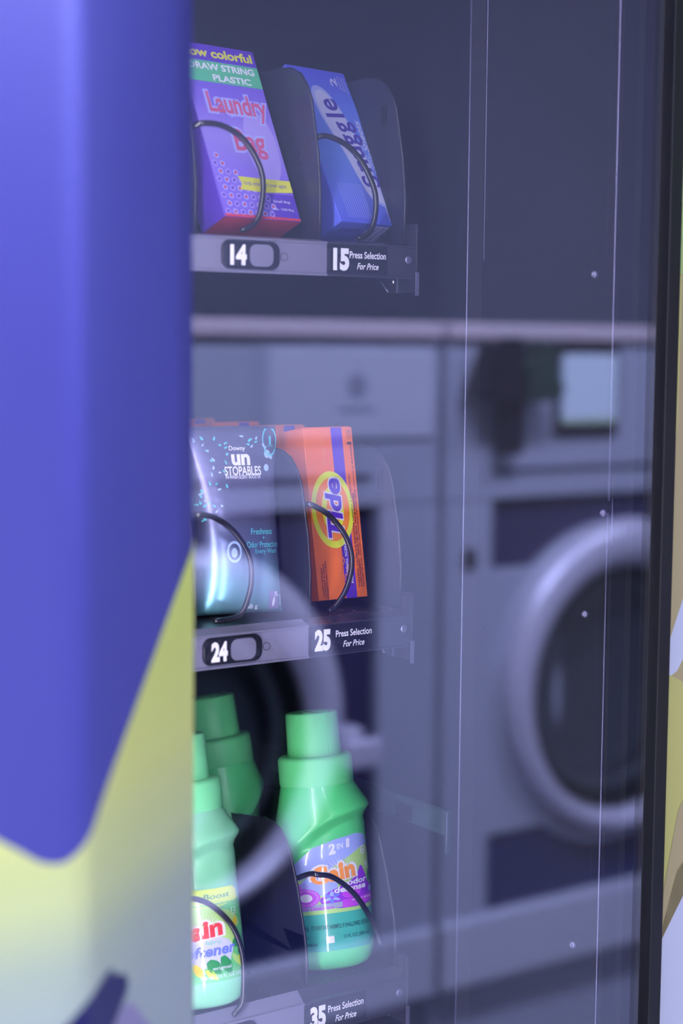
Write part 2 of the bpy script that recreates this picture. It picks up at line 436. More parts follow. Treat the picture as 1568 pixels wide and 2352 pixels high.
# ---- trays
RAIL = {1: (1.2990, 1.3205, 1.3225), 2: (1.0405, 1.0620, 1.0655), 3: (.7735, .7965, .8035)}
PLATE = {1: (.6499, .6996, .5674, .6117), 2: (.6372, .6948, .5538, .5994), 3: (.6357, .6886, .5500, .5970)}
TX0, TX1 = .30, .7238
def make_tray(k):
    zb, zt, zf = RAIL[k]
    b = MB()
    b.box(TX0, TX1-.001, .9575, 1.44, zf-.003, zf, 'tray_black')
    for i in range(14):    # pressed slots across the floor
        y = 1.0+.03*i
        for x0 in (.575, .652): b.box(x0+.018, x0+.052, y, y+.006, zf-.0028, zf+.0003, 'slot_dark')
    b.box(TX1-.0018, TX1, .949, 1.44, zf-.004, zf+.010, 'tray_black')
    t = vm(b, 'tray')
    # price rail: a sloping strip with rolled edges
    def rp(x, v, lift):
        return Vector((x, .948-lift, zb+(zt-zb)*v))
    b = MB(); prof = []; PX0_ = PLATE[k][0]
    q = (zf-zt+.0003)/(zt-zb)
    for v, l in ((-.02, -.003), (-.03, .0008), (.03, .0012), (.05, .0), (.95, .0), (.97, .0010), (1.02, .0010), (1.04, -.001), (1+q*.55, -.0045), (1+q, -.0085)):
        prof.append((v, l))
    N = len(prof)
    for xa, xb_, mk in ((TX0, PX0_, 'tray_grey'), (PX0_, TX1, 'tray_edge')):
        vs = [rp(x, v, l) for x in (xa, xb_) for v, l in prof]
        b.add(vs[:2*N], [(i, i+N, i+1+N, i+1) for i in range(N-1)], mk)
        b.add([rp(x, v, l) for x in (xa, xb_) for v, l in ((1+q, -.0085), (-.02, -.003))], [(0, 1, 3, 2)], mk)
    b.add([rp(TX1, v, l) for v, l in prof], [tuple(range(N))], 'tray_edge')
    
    # dimple screw near the right end, embossed circle beside the button holder
    pr = Print(b, rp_map(rp), 0)
    rail = b.build('price_rail', t)
    H = 1/(zt-zb)
    PX0, PX1, HX0, HX1 = PLATE[k]
    def ring(pr, x, v, r, m): pr.ell(x, v, r, r*H, m, inner=.72, n=28)
    b = MB(); pr = Print(b, lambda u, v, l: rp(u, v, l+.0002))
    mb = MB(); nx = 20
    mb.add([rp(.7185+.0028*cos(a), .58+.0028*H*sin(a), .0001) for a in [2*pi*i/nx for i in range(nx)]]+[rp(.7185+.0020*cos(a), .58+.0020*H*sin(a), .0009) for a in [2*pi*i/nx for i in range(nx)]],
           [(i, (i+1) % nx, nx+(i+1) % nx, nx+i) for i in range(nx)]+[tuple(range(nx, 2*nx))], 'pale_metal', False)
    mb.build('rail_screw', t)
    # black selection plate
    b = MB(); X0, X1 = PX0, PX1; TC = (PX0+PX1)/2+.0085
    lo = [rp(x, v, .0001) for x, v in rrectv(X0, X1, .08, .94, .0006, H)]; hi = [rp(x, v, .0008) for x, v in rrectv(X0, X1, .08, .94, .0006, H)]
    n = len(lo); b.add(lo+hi, [(i, (i+1) % n, n+(i+1) % n, n+i) for i in range(n)]+[tuple(range(n, 2*n))], 'plate_black')
    pr = Print(b, lambda u, v, l: rp(u, v, l+.0009))
    pr.text('%d5' % k, PX0+.0112, .50, .0132, .70, 'ink_white', bold=.055, layer=1)
    pr.text('Press Selection', TC, .66, .0305, .22, 'ink_white', bold=.018, layer=1)
    pr.text('For Price', TC, .31, .0182, .20, 'ink_white', bold=.018, shear=.30, layer=1)
    o = b.build('selection_label', t)
    # rounded black holder with number and grey button window
    b = MB(); X0, X1 = HX0, HX1
    sh = lambda g: [(x, v) for x, v in rrectv(X0+g, X1-g, .08+g*H, .94-g*H, .006, H)]
    lo = [rp(x, v, .0001) for x, v in sh(0)]; mi = [rp(x, v, .0013) for x, v in sh(.0003)]; hi = [rp(x, v, .0016) for x, v in sh(.0010)]
    n = len(lo)
    b.add(lo+mi+hi, [(j*n+i, j*n+(i+1) % n, (j+1)*n+(i+1) % n, (j+1)*n+i) for j in (0, 1) for i in range(n)]+[tuple(range(2*n, 3*n))], 'plate_black')
    pr = Print(b, lambda u, v, l: rp(u, v, l+.0017))
    pr.text('%d4' % k, X0+.0122, .50, .0125, .62, 'ink_white', bold=.055, layer=1)
    pr.poly(rrectv(X0+.0208, X1-.0052, .17, .84, .005, H), 'tray_grey', 1)
    b.build('button_holder', t)
    b = MB(); pr = Print(b, lambda u, v, l: rp(u, v, l+.0002)); pr.ell(X1+.0040, .5, .0030, .0028*H, 'tray_edge', inner=.84, n=28, layer=1)
    b.build('rail_emboss', t)
    # dividers
    for xd in (.5535 if k != 3 else .5345, .6500 if k == 1 else .6440, .7215):
        pf = [(.957, .0), (.9565, .03), (.9595, .055), (.968, .090), (.973, .099), (.981, .1075), (.992, .112), (1.005, .1135), (1.43, .1135), (1.43, 0)]
        b = MB(); th = .0008; n = len(pf); z0 = zf+.001
        if k == 3: pf = [(.957, .0), (.9575, .020), (.9600, .036), (.970, .068), (.9785, .089), (.986, .099), (.9945, .105), (1.004, .1075), (1.014, .108), (1.048, .103), (1.43, .055), (1.43, 0)]
        if k == 1: pf = [(y, z*1.04) for y, z in pf]
        b.add([(xd-th, y, z0+z) for y, z in pf]+[(xd+th, y, z0+z) for y, z in pf], [tuple(range(n)), tuple(range(2*n-1, n-1, -1))]+[(i, n+i, n+(i+1) % n, (i+1) % n) for i in range(n)], 'divider')
        b.tube([(xd, y, z0+z) for y, z in pf[:9]], .0011, 'divider', 8)
        if xd > .7: b.box(xd-th-.0004, xd-th, .978, .984, z0+.083, z0+.097, 'slot_dark')
        else: b.box(xd-th-.0004, xd+th+.0004, 1.06, 1.066, z0+.078, z0+.095, 'slot_dark')
        b.build('divider', t)
    # bracket under the right end
    b = MB()
    b.add([(.7215, .986, zb+.001), (.7215, .945, zb+.001), (.7215, .945, zb-.010), (.7215, .972, zb-.010)], [(0, 1, 2, 3)], 'divider')
    b.add([(.7232, .986, zb+.001), (.7232, .945, zb+.001), (.7232, .945, zb-.010), (.7232, .972, zb-.010)], [(3, 2, 1, 0)], 'divider')
    b.box(.7212, .7235, .942, .9436, zb-.012, zb+.004, 'pale_metal'); b.box(.7205, .7216, .9635, .9645, zb-.010, zb+.001, 'pale_metal')
    b.tube([(.7208, .986, zb+.001), (.7208, .974, zb-.009)], .0006, 'pale_metal', 6)
    b.lathe([(.0022, 0), (.0016, .0009), (.00001, .0012)], 'steel', 'Z', 14, (0, 0, 0))
    nv = 3*14
    for i in range(len(b.v)-nv, len(b.v)):
        v = b.v[i]; b.v[i] = (.7203-v[2], .9685+v[0], zb-.0015+v[1])
    b.box(.7240, .7250, .946, .9700, zb-.006, zt+.016, 'divider', .0003)
    b.build('tray_bracket', t)
    # dust specks
    b = MB(); rd = random.Random(k)
    for i in range(60 if k == 2 else 26):
        x = rd.uniform(.66, .722) if k != 3 else rd.uniform(.57, .72); y = rd.uniform(.957, .975); r = rd.uniform(.00012, .0004)
        if k == 2 and i > 30: y = .9575
        b.add([(x-r, y, zf+.0004), (x, y-r, zf+.0005), (x+r, y, zf+.0004), (x, y+r, zf+.0005), (x, y, zf+.0004+r)], [(0, 1, 4), (1, 2, 4), (2, 3, 4), (3, 0, 4)], 'dust')
    o = b.build('dust', t); o['kind'] = 'stuff'
    return t
def rp_map(rp): return lambda u, v, l: rp(u, v, l)
def rrectv(x0, x1, v0, v1, r, H, n=5):
    P = []; ry = r*H
    for cx, cy, a0 in ((x1-r, v0+ry, -pi/2), (x1-r, v1-ry, 0), (x0+r, v1-ry, pi/2), (x0+r, v0+ry, pi)):
        P += [(cx+r*cos(a0+pi/2*i/n), cy+ry*sin(a0+pi/2*i/n)) for i in range(n+1)]
    return P
TR = {k: make_tray(k) for k in (1, 2, 3)}

# ---- wire spirals: a front turn as seen, then a regular helix running back
def spiral(k, front, xa, zc, r, pitch, turns=5, wr=.0020):
    F = [Vector(p) for p in front]
    last = F[-1]; H = []
    a0 = pi/2+radians(75)
    for i in range(int(turns*24)):
        a = a0+2*pi*i/24; y = last.y+.014+pitch*i/24
        H.append(Vector((xa+r*cos(a), y, zc+r*sin(a))))
    P = catmull(F+[H[0]], 8)[:-1]+H
    P = [p for p in P if p.y < 1.44]
    rad = [wr]*len(P); rad[0] = wr*.55; rad[1] = wr*.85
    b = MB(); b.tube(P, wr, 'wire', 10, rad)
    b.tube([(F[0].x-.004, 1.45, zc), (F[0].x-.004, 1.43, zc)], .006, 'plastic_black', 12)
    b.build('spiral_wire', TR[k])
spiral(2, [(.662, .9605, 1.0685), (.6675, .9600, 1.0712), (.6775, .9608, 1.0835), (.6828, .9620, 1.1016), (.6785, .9628, 1.1185), (.6660, .9635, 1.1335), (.6530, .9640, 1.1415), (.6480, .968, 1.1430), (.6475, .978, 1.1395)], .6845, 1.104, .0350, .066)
spiral(2, [(.570, .9605, 1.0690), (.5890, .9600, 1.0712), (.5975, .9608, 1.0850), (.6001, .9620, 1.1011), (.5965, .9625, 1.1150), (.5856, .9628, 1.1290), (.572, .9635, 1.1380), (.5605, .9640, 1.1405), (.5580, .970, 1.139), (.5575, .979, 1.134)], .5985, 1.104, .0350, .066)
spiral(1, [(.684, .9605, 1.3250), (.6925, .9600, 1.3290), (.6978, .9608, 1.3370), (.7000, .9615, 1.3490), (.6982, .9620, 1.3610), (.6890, .9625, 1.3770), (.6767, .9630, 1.3876), (.6620, .9630, 1.3925), (.6535, .965, 1.3920), (.6500, .974, 1.387)], .6845, 1.360, .0335, .066)
spiral(1, [(.590, .9605, 1.3262), (.6010, .9600, 1.3320), (.6065, .9608, 1.3450), (.6078, .9620, 1.3610), (.6030, .9625, 1.3740), (.5932, .9628, 1.3856), (.5800, .9632, 1.3925), (.5668, .9636, 1.3940), (.5590, .968, 1.392), (.5570, .976, 1.386)], .5985, 1.360, .0335, .066)
spiral(3, [(.7035, .9500, .8250), (.7005, .9505, .8330), (.6950, .9512, .8450), (.6850, .9522, .8605), (.6750, .9530, .8716), (.6620, .9538, .8812), (.6505, .9545, .8845), (.6488, .9600, .8840), (.6475, .972, .8785), (.6467, .987, .870)], .6845, .842, .0350, .105, 4)
spiral(3, [(.579, .9500, .8000), (.5865, .9505, .8065), (.5886, .9515, .8200), (.5885, .9525, .8380), (.5845, .9530, .8530), (.5790, .9535, .8635), (.5702, .9540, .8735), (.5600, .9545, .8815), (.5480, .9550, .8860), (.5380, .957, .886), (.5370, .966, .880)], .5830, .842, .0350, .105, 4)

# ================================================================== CARTONS
def carton(name, label, cat, origin, wdh, tilt, yaw, face, art, group=None, bev=.0005):
    """origin = lower back left corner; x right, y back, z up before the tilt"""
    W, H, D = wdh
    t = empty(name, origin, (-tilt, 0, yaw)); tag(t, label, cat, group)
    b = MB(); b.box(0, W, -D, 0, 0, H, face, bev)
    fr = Print(b, lambda u, v, l: Vector((u, -D-.00004-l, v)))
    bt = Print(b, lambda u, v, l: Vector((u, -v, -.00004-l)))     # v runs back to front
    lf = Print(b, lambda u, v, l: Vector((-.00004-l, -u, v)))     # u runs back to front
    art(fr, bt, lf, W, H, D)
    b.build('carton_body', t)
    # folded flap seams on the top and the tuck flap line
    b = MB(); b.box(.0015, W-.0015, -D+.0008, -.0008, H+.0001, H+.0006, face, 0); b.build('top_flap', t)
    return t
R90 = pi/2

# --- orange detergent cartons (front one and three behind)
dm('orange', (.96, .19, .02), .38, coat=.15); dm('orange_lt', (.90, .26, .045), .38, coat=.15)
dm('ink_violet', (.10, .025, .52), .4); dm('ink_yellow', (.78, .85, .03), .4); dm('ink_dark', (.09, .01, .03), .5); dm('ink_orange', (.95, .25, .02), .4)
def art_orange(fr, bt, lf, W, H, D, full=True):
    sw = .0075; x0 = W*.555
    fr.poly([(x0, 0), (x0+.0098, 0), (x0+.0098, H), (x0, H)], 'ink_violet', 1)
    lf.rect(.002, .006, .02, H-.02, 'ink_dark', layer=1)
    fr.text('1', W*.915, H*.905, .0018, .0042, 'ink_dark', rot=R90, bold=.03, layer=2)
    for i, s in enumerate(('LOAD', 'DOSE', 'LAVAGE')): fr.text(s, W*(.885+.035*i), H*.958, .0065, .0010, 'ink_dark', rot=R90, layer=2)
    if not full: return
    for i, (x, y) in enumerate(((.35, .93), (.37, .86), (.36, .80), (.55, .22), (.50, .15), (.60, .12), (.56, .06), (.65, .17))):
        fr.ell(W*x, H*y, .0018, .0028, 'orange_lt', layer=2, inner=.6)
    # round emblem: yellow rings with the lettering across
    cx, cy = W*.445, H*.520
    fr.ell(cx, cy, .0184, .0275, 'ink_yellow', layer=2)
    fr.ell(cx, cy, .0148, .0225, 'ink_orange', layer=3)
    fr.ell(cx, cy, .0095, .0165, 'ink_yellow', layer=4)
    fr.ell(cx+.0005, cy, .0058, .0115, 'ink_orange', layer=5)
    fr.text('Tide', cx+.001, cy+.001, .0450, .0160, 'ink_white', rot=R90, bold=.075, shear=.18, layer=6)
    fr.text('Tide', cx+.001, cy+.001, .0425, .0142, 'ink_violet', rot=R90, bold=.035, shear=.18, layer=8)
    fr.text('ORIGINAL SCENT', x0+.0032, H*.215, .030, .0020, 'ink_white', rot=R90, bold=.02, layer=4)
    fr.text('PARFUM ORIGINAL', x0+.0068, H*.225, .034, .0020, 'ink_white', rot=R90, bold=.02, layer=4)
    for i, s in enumerate(('LAUNDRY DETERGENT', 'DETERGENT A LESSIVE', 'DETERGENTE PARA LA ROPA')):
        fr.text(s, W*(.10+.045*i), H*(.105+.006*i), .021+.003*i, .0013, 'ink_dark', rot=R90, bold=.03, layer=2)
    for i, (s, l) in enumerate((('WARNING: CAUSES EYE IRRITATION. HARMFUL IF SWALLOWED.', .082), ('AVERTISSEMENT : IRRITE LES YEUX. NOCIF SI INGERE.', .068), ('ADVERTENCIA: CAUSA IRRITACION DE LOS OJOS. NOCIVO SI SE INGIERE.', .104))):
        fr.text(s, W*(.845+.048*i), .007+l/2, l, .0015, 'ink_dark', rot=R90, bold=.03, layer=2)
SC = [(.6635, 1.0050, 1.0682, radians(9.9), .037), (.6650, 1.0750, 1.0675, radians(7), .02), (.6655, 1.1420, 1.0675, radians(6), .015), (.6660, 1.2130, 1.0675, radians(5), .01)]
OL = ['upright orange detergent carton with yellow ring emblem, front of slot 25 on the middle tray',
      'orange carton second in line behind the front one on the middle tray',
      'orange carton third in line, its purple-striped top edge showing above the silver pouch',
      'orange carton furthest back in line, only a sliver of top beside the purple frame']
for i, (x, y, z, tl, yw) in enumerate(SC):
    carton('detergent_carton', OL[i], 'carton', (x, y, z), (.0432, .1223, .030), tl, yw, 'orange', (lambda *a, f=(i < 2): art_orange(*a, full=f)), 'orange detergent cartons')

# --- leaning blue softener sheet carton
dm('snug_blue', (.11, .15, .80), .4, coat=.15); dm('snug_light', (.16, .28, .86), .4); dm('snug_pale', (.60, .62, .88), .4); dm('snug_ink', (.06, .03, .38), .4); dm('snug_ice', (.40, .46, .90), .4)
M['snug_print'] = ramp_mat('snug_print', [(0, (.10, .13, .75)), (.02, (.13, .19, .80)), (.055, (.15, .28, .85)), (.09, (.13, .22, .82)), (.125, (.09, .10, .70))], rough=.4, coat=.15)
def art_blue(fr, bt, lf, W, H, D):
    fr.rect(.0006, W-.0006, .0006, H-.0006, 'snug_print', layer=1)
    # pale sweep behind the name, pointed at both ends
    P = [(W*.55, H*.055), (W*.80, H*.12), (W*.86, H*.20), (W*.84, H*.34), (W*.80, H*.50), (W*.72, H*.68), (W*.60, H*.83), (W*.45, H*.90), (W*.32, H*.88), (W*.25, H*.78), (W*.30, H*.66), (W*.42, H*.52), (W*.52, H*.36), (W*.60, H*.22)]
    P = [(W*.93, H*.10), (W*.90, H*.24), (W*.86, H*.42), (W*.79, H*.60), (W*.68, H*.76), (W*.54, H*.86), (W*.38, H*.885), (W*.28, H*.83), (W*.30, H*.70), (W*.40, H*.56), (W*.50, H*.42), (W*.58, H*.28), (W*.68, H*.16)]
    fr.poly([(p.x, p.y) for p in catmull([(x, y, 0) for x, y in P+[P[0]]], 6)][:-1], 'snug_ice', 2)
    P2 = [((x-W*.6)*.88+W*.6, (y-H*.5)*.93+H*.5) for x, y in P]
    fr.poly([(p.x, p.y) for p in catmull([(x, y, 0) for x, y in P2+[P2[0]]], 6)][:-1], 'snug_pale', 3)
    # the name climbs along the sweep: letters set one by one on a slant
    s = 'Snuggle'; yy = [.275, .375, .465, .545, .625, .695, .765]; xx = [.775, .75, .72, .685, .645, .595, .545]
    wd = [.0105, .0105, .0105, .0105, .0105, .0052, .0098]; ht = [.0175, .0125, .0125, .0180, .0180, .0185, .0130]; dx = [0, 0, 0, .0030, .0030, -.0028, 0]
    for c, y, x, w_, h_, d in zip(s, yy, xx, wd, ht, dx):
        fr.text(c, W*x+d*.8, H*y, w_, h_, 'snug_ink', rot=R90+.20, bold=.02, shear=.12, layer=5)
    fr.text('FABRIC', W*.875, H*.40, .012, .0020, 'snug_pale', rot=R90, shear=.1, bold=.01, layer=5)
    fr.text('SOFTENER', W*.925, H*.40, .017, .0020, 'snug_pale', rot=R90, shear=.1, bold=.01, layer=5)
    fr.text('Sheets', W*.895, H*.575, .026, .0055, 'snug_pale', rot=R90, shear=.25, bold=.02, layer=5)
    fr.text('2', W*.74, H*.925, .007, .0065, 'snug_pale', rot=R90, bold=.03, layer=5)
    for i, q in enumerate(('SHEETS', 'FEUILLES', 'HOJAS')): fr.text(q, W*(.84+.05*i), H*.925-.001*i, .011+.001*i, .0016, 'snug_pale', rot=R90, layer=5)
    fr.text('BLUE SPARKLE', W*.86, H*.070, .012, .0022, 'snug_pale', rot=R90, shear=.2, layer=5)
    fr.text('FRESH SCENT', W*.91, H*.070, .011, .0014, 'snug_pale', rot=R90, shear=.2, layer=5)
    for i in range(12): fr.rect(W*(.16+.035*i), W*(.16+.035*i)+.0004, H*.03, H*.25, 'snug_ice', layer=4)
    # underside: lettering and bar code block
    bt.text('SHEETS', W*.30, D*.60, .020, .0050, 'snug_ink', rot=0, bold=.03, layer=1)
    bt.rect(W*.56, W*.95, D*.12, D*.88, 'snug_pale', layer=1)
    for i in range(11): bt.rect(W*(.585+.033*i), W*(.585+.033*i)+(.0006 if i % 3 else .0011), D*.16, D*.84, 'snug_ink', layer=2)
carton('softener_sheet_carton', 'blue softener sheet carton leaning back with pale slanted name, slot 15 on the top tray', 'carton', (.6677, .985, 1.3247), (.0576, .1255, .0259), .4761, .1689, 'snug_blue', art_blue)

# --- purple laundry bag carton
dm('lb_purple', (.20, .12, .72), .4, coat=.1); dm('lb_deep', (.10, .035, .48), .4); dm('lb_green', (.10, .50, .28), .4); dm('lb_yellow', (.70, .72, .06), .4); dm('lb_red', (.62, .05, .10), .4); dm('lb_pink', (.62, .10, .24), .4); dm('lb_ice', (.42, .46, .92), .4); dm('lb_lav', (.42, .34, .85), .4)
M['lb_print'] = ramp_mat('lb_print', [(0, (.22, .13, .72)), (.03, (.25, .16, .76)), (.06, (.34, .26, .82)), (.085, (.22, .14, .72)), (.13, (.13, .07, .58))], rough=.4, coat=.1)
def art_bag(fr, bt, lf, W, H, D):
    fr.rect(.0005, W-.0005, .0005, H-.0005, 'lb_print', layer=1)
    fr.rect(0.0005, W-.0005, H*.905, H-.0005, 'lb_deep', layer=2)
    fr.text('now colorful', W*.50, H*.950, W*.90, .0070, 'lb_yellow', bold=.035, layer=3)
    fr.rect(.0005, W-.0005, H*.775, H*.90, 'lb_green', layer=2)
    fr.text('DRAW STRING', W*.50, H*.868, W*.86, .0052, 'ink_white', bold=.03, layer=3)
    fr.text('PLASTIC', W*.60, H*.805, W*.50, .0050, 'ink_white', bold=.03, layer=3)
    fr.ell(W*.75, H*.42, .014, .028, 'lb_lav', layer=2)
    fr.text('Laundry', W*.57, H*.640, W*.82, .0230, 'lb_ice', bold=.10, layer=3)
    fr.text('Laundry', W*.57, H*.640, W*.76, .0200, 'lb_pink', bold=.02, layer=4)
    fr.text('Bag', W*.60, H*.43, W*.46, .0250, 'lb_ice', bold=.10, layer=3)
    fr.text('Bag', W*.60, H*.43, W*.40, .0215, 'lb_pink', bold=.02, layer=4)
    rd = random.Random(3)
    for j in range(8):
        for i in range(9):
            x = W*(.06+.095*i+(.045 if j % 2 else 0)); y = H*(.03+.045*j)
            if y/H > .38-.36*x/W*.9 or (x/W > .72): continue
            fr.ell(x, y, .0022, .0022, 'lb_ice' if (i+j) % 2 else 'lb_lav', layer=3, inner=.55, n=16)
            fr.ell(x, y, .0012, .0012, 'lb_red' if (i+j) % 2 else 'lb_deep', layer=4, n=12)
    P = [(W*.30, H*.160), (W*.60, H*.152), (W-.0006, H*.165), (W-.0006, H*.232), (W*.62, H*.232), (W*.30, H*.235), (W*.34, H*.20)]
    fr.poly(P, 'lb_yellow', 5); fr.text('folds small and over again', W*.64, H*.196, W*.56, .0040, 'lb_deep', layer=6)
    fr.rect(W*.66, W-.0006, .0005, H*.150, 'lb_deep', layer=2)
    fr.text('Small Bag', W*.80, H*.105, W*.22, .0022, 'ink_white', layer=6); fr.text('No. 1000 Bag', W*.80, H*.06, W*.26, .0022, 'ink_white', layer=6)
    fr.rect(.0005, W-.0005, 0, H*.015, 'lb_red', layer=6)
    bt.rect(.0003, W-.0003, .0003, D-.0003, 'lb_red', layer=1)
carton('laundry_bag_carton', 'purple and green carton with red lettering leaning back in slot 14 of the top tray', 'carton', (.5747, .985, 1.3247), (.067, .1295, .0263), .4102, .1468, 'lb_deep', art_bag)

# ================================================================== SILVER POUCH
dm('pouch', (.16, .155, .27), .16, metal=.75, bump=.25, nscale=55); dm('pouch_ink', (.10, .55, .60), .35); dm('pouch_pale', (.40, .55, .85), .3); dm('pouch_teal', (.08, .42, .45), .3, metal=.3); dm('pouch_box', (.22, .18, .38), .3)
M['pouch_body'] = ramp_mat('pouch_body', [(0, (.22, .58, .66)), (.02, (.22, .50, .62)), (.042, (.15, .20, .36)), (.07, (.13, .125, .24)), (.128, (.17, .165, .30))], rough=.26, metal=.55)
def pouch():
    W, H = .0655, .1274
    t = empty('detergent_pouch', (.5745, .9960, 1.0675), (-.1192, 0, -.20))
    tag(t, 'shiny silver-grey pouch of scent beads with teal print standing in slot 24', 'pouch')
    def surf(u, v, lift, side=-1):
        # pillow shape: full low down, flat at the seams and the top
        x = (u/W)*2-1; s = max(0, 1-abs(x)**2.4); q = v/H
        th = .0175*(s**.6)*(sin(pi*min(1, max(0, q*.97+.03))**.75)**.55 if 0 < q < 1 else 0)*(1-.45*q)
        th += .00012*sin(v*900+u*300)*s
        inset = .0012*sin(pi*q)
        return Vector((W/2+(u-W/2)*(1-2*inset/W*1.6), side*(th+lift), v))
    b = MB(); nx, nz = 40, 60
    for sd in (-1, 1):
        vs = [surf(W*i/nx, H*j/nz, .00012, sd) for j in range(nz+1) for i in range(nx+1)]
        fs = [(j*(nx+1)+i, j*(nx+1)+i+1, (j+1)*(nx+1)+i+1, (j+1)*(nx+1)+i) for j in range(nz) for i in range(nx)]
        if sd > 0: fs = [f[::-1] for f in fs]
        b.add(vs, fs, 'pouch_body', True)
    pr = Print(b, lambda u, v, l: surf(u, v, l+.0002), .0025, True)
    cx = W*.56
    pr.text('Downy', cx-.002, H*.890, .012, .0042, 'ink_white', bold=.01, layer=1)
    pr.text('un', cx, H*.830, .0140, .0080, 'ink_white', bold=.04, layer=1)
    pr.text('STOPABLES', cx+.001, H*.770, .0280, .0062, 'ink_white', bold=.015, layer=1)
    pr.text('IN-WASH SCENT BOOSTER', cx+.001, H*.737, .0270, .0026, 'ink_white', bold=.01, layer=1)
    pr.text('Freshness', W*.745, H*.440, .0180, .0042, 'pouch_ink', bold=.01, layer=1)
    pr.text('+', W*.76, H*.405, .0018, .0020, 'pouch_ink', bold=.04, layer=1)
    pr.text('Odor Protection', W*.755, H*.370, .0270, .0042, 'pouch_ink', bold=.01, layer=1)
    pr.text('Every Wash', W*.790, H*.330, .0190, .0042, 'pouch_ink', bold=.01, layer=1)
    pr.ell(W*.92, H*.93, .0058, .0105, 'pouch_ink', inner=.86, layer=1); pr.text('1', W*.925, H*.935, .0016, .0062, 'pouch_ink', bold=.03, layer=1); pr.text('LOAD', W*.925, H*.905, .0050, .0018, 'pouch_ink', layer=1)
    for x, y, r in ((.86, .895, .0010), (.88, .860, .0024), (.925, .845, .0014), (.86, .785, .0020), (.84, .91, .0010)): pr.ell(W*x, H*y, r, r*1.25, 'pouch_pale', layer=1, n=20)
    rd = random.Random(11)
    for i in range(46):
        x = rd.uniform(.05, .42) if i < 38 else rd.uniform(.4, .8); y = rd.uniform(.50, .95) if i < 38 else rd.uniform(.90, .97)
        x, y = (x*(1 if y > .6 else .8), y)
        pr.poly(leaf(W*x, H*y, rd.uniform(.0026, .0045), rd.uniform(.0012, .0018), rd.uniform(0, pi), 5)[1:], 'pouch_ink' if i % 3 else 'pouch_pale', 1)
    # drop emblem, small animal-free badge square and weight
    pr.ell(W*.40, H*.335, .0055, .0075, 'pouch_pale', inner=.75, layer=1); pr.ell(W*.40, H*.33, .0022, .0034, 'pouch_pale', layer=1)
    pr.rect(W*.80, W*.925, H*.018, H*.115, 'pouch_box', layer=1)
    pr.text('XL', W*.895, H*.100, .0035, .0030, 'ink_white', bold=.03, layer=2); pr.poly(leaf(W*.86, H*.055, .0085, .0024, 1.35, 6)[1:], 'ink_white', 2)
    pr.text('BEADS', W*.955, H*.065, .0075, .0012, 'ink_white', rot=R90, layer=1)
    pr.text('68 g', W*.60, H*.035, .0090, .0040, 'ink_white', bold=.03, layer=1)
    b.build('pouch_body', t)
    b = MB(); b.box(.0003, W-.0003, -.0004, .0004, H-.006, H+.0020, 'pouch', .0002); b.build('top_seal', t)
    return t
pouch()

# ================================================================== BOTTLES
dm('bottle_green', (.085, .60, .19), .30, spec=.5, coat=.25); dm('cap_green', (.13, .64, .23), .42, spec=.4); dm('soft_green', (.24, .64, .38), .32, coat=.25); dm('soft_cap', (.22, .80, .36), .42)
dm('lb_peri', (.36, .45, .92), .25, coat=1.0); dm('lab_lime', (.45, .74, .22), .25, coat=1.0); dm('lab_teal', (.06, .45, .36), .25, coat=1.0); dm('lab_purple', (.30, .035, .70), .25, coat=1.0)
dm('lab_magenta', (.56, .07, .76), .25, coat=1.0); dm('lab_pinkl', (.62, .20, .78), .25, coat=1.0); dm('lab_grey', (.34, .40, .55), .25, coat=1.0); dm('lab_orange', (.92, .32, .04), .25, coat=1.0)
dm('lab_white', (.82, .84, .92), .25, coat=1.0); dm('lab_ink', (.01, .08, .08), .3); dm('lab_blue', (.16, .22, .80), .25, coat=1.0); dm('lab_yellow', (.66, .84, .06), .25, coat=1.0); dm('lab_red', (.78, .05, .06), .25, coat=1.0)
dm('lab_leaf', (.03, .30, .08), .25, coat=1.0); dm('lab_gold', (.80, .62, .03), .25, coat=1.0); dm('lab_cloud', (.62, .64, .92), .25, coat=1.0); dm('lab_field', (.16, .62, .22), .25, coat=1.0)
BH = .184
def znotch(x):      # height of the crease that crowns the label recess; x = -1..1 across the bottle
    t = (x+1)/2
    return .082+.029*(1-(1-t)**2.2)
def lerp_tab(tab, z):
    for (z0, r0), (z1, r1) in zip(tab, tab[1:]):
        if z <= z1:
            t = (z-z0)/(z1-z0); t = t*t*(3-2*t) if z1-z0 > .02 else t
            return r0+(r1-r0)*t
    return tab[-1][1]
def lin(K, v):
    for (a, p), (b_, q) in zip(K, K[1:]):
        if v <= b_: return p+(q-p)*(v-a)/(b_-a)
    return K[-1][1]+v-K[-1][0]
BODY = [(0, .0225), (.002, .0270), (.006, .0302), (.012, .0320), (.020, .0328), (.05, .0324), (.085, .0322), (.12, .0325)]
def bottle_pt(a, z, lift=0):
    """a = angle, 0 at the front (-y), z = height"""
    sx = sin(a); x = sx
    zn = znotch(max(-1, min(1, x)))
    rb = lerp_tab(BODY, z)
    ztop = .133
    if z < zn-.004: r = rb; d = 0
    elif z < zn+.004:
        t = (z-zn+.004)/.008; t = t*t*(3-2*t); r = rb+(.0366-rb)*t
    else:
        t = min(1, (z-zn-.004)/(ztop-zn-.004)); r = .0366+(.0262-.0366)*(t**1.12 if t < 1 else 1)
        r -= .0006*sin(pi*t)
    if z < zn-.004: r -= .0008*math.exp(-((z-zn+.004)/.004)**2)
    k = max(0, min(1, (z-.07)/(ztop-.07))); asp = .74+(1-.74)*k**1.6
    ex = 2.35-.35*k
    c, s_ = abs(cos(a)), abs(sin(a))
    rr = 1/((s_**ex+(c/asp)**ex)**(1/ex))
    R = r*rr+lift
    return Vector((R*sin(a), -R*cos(a), z))
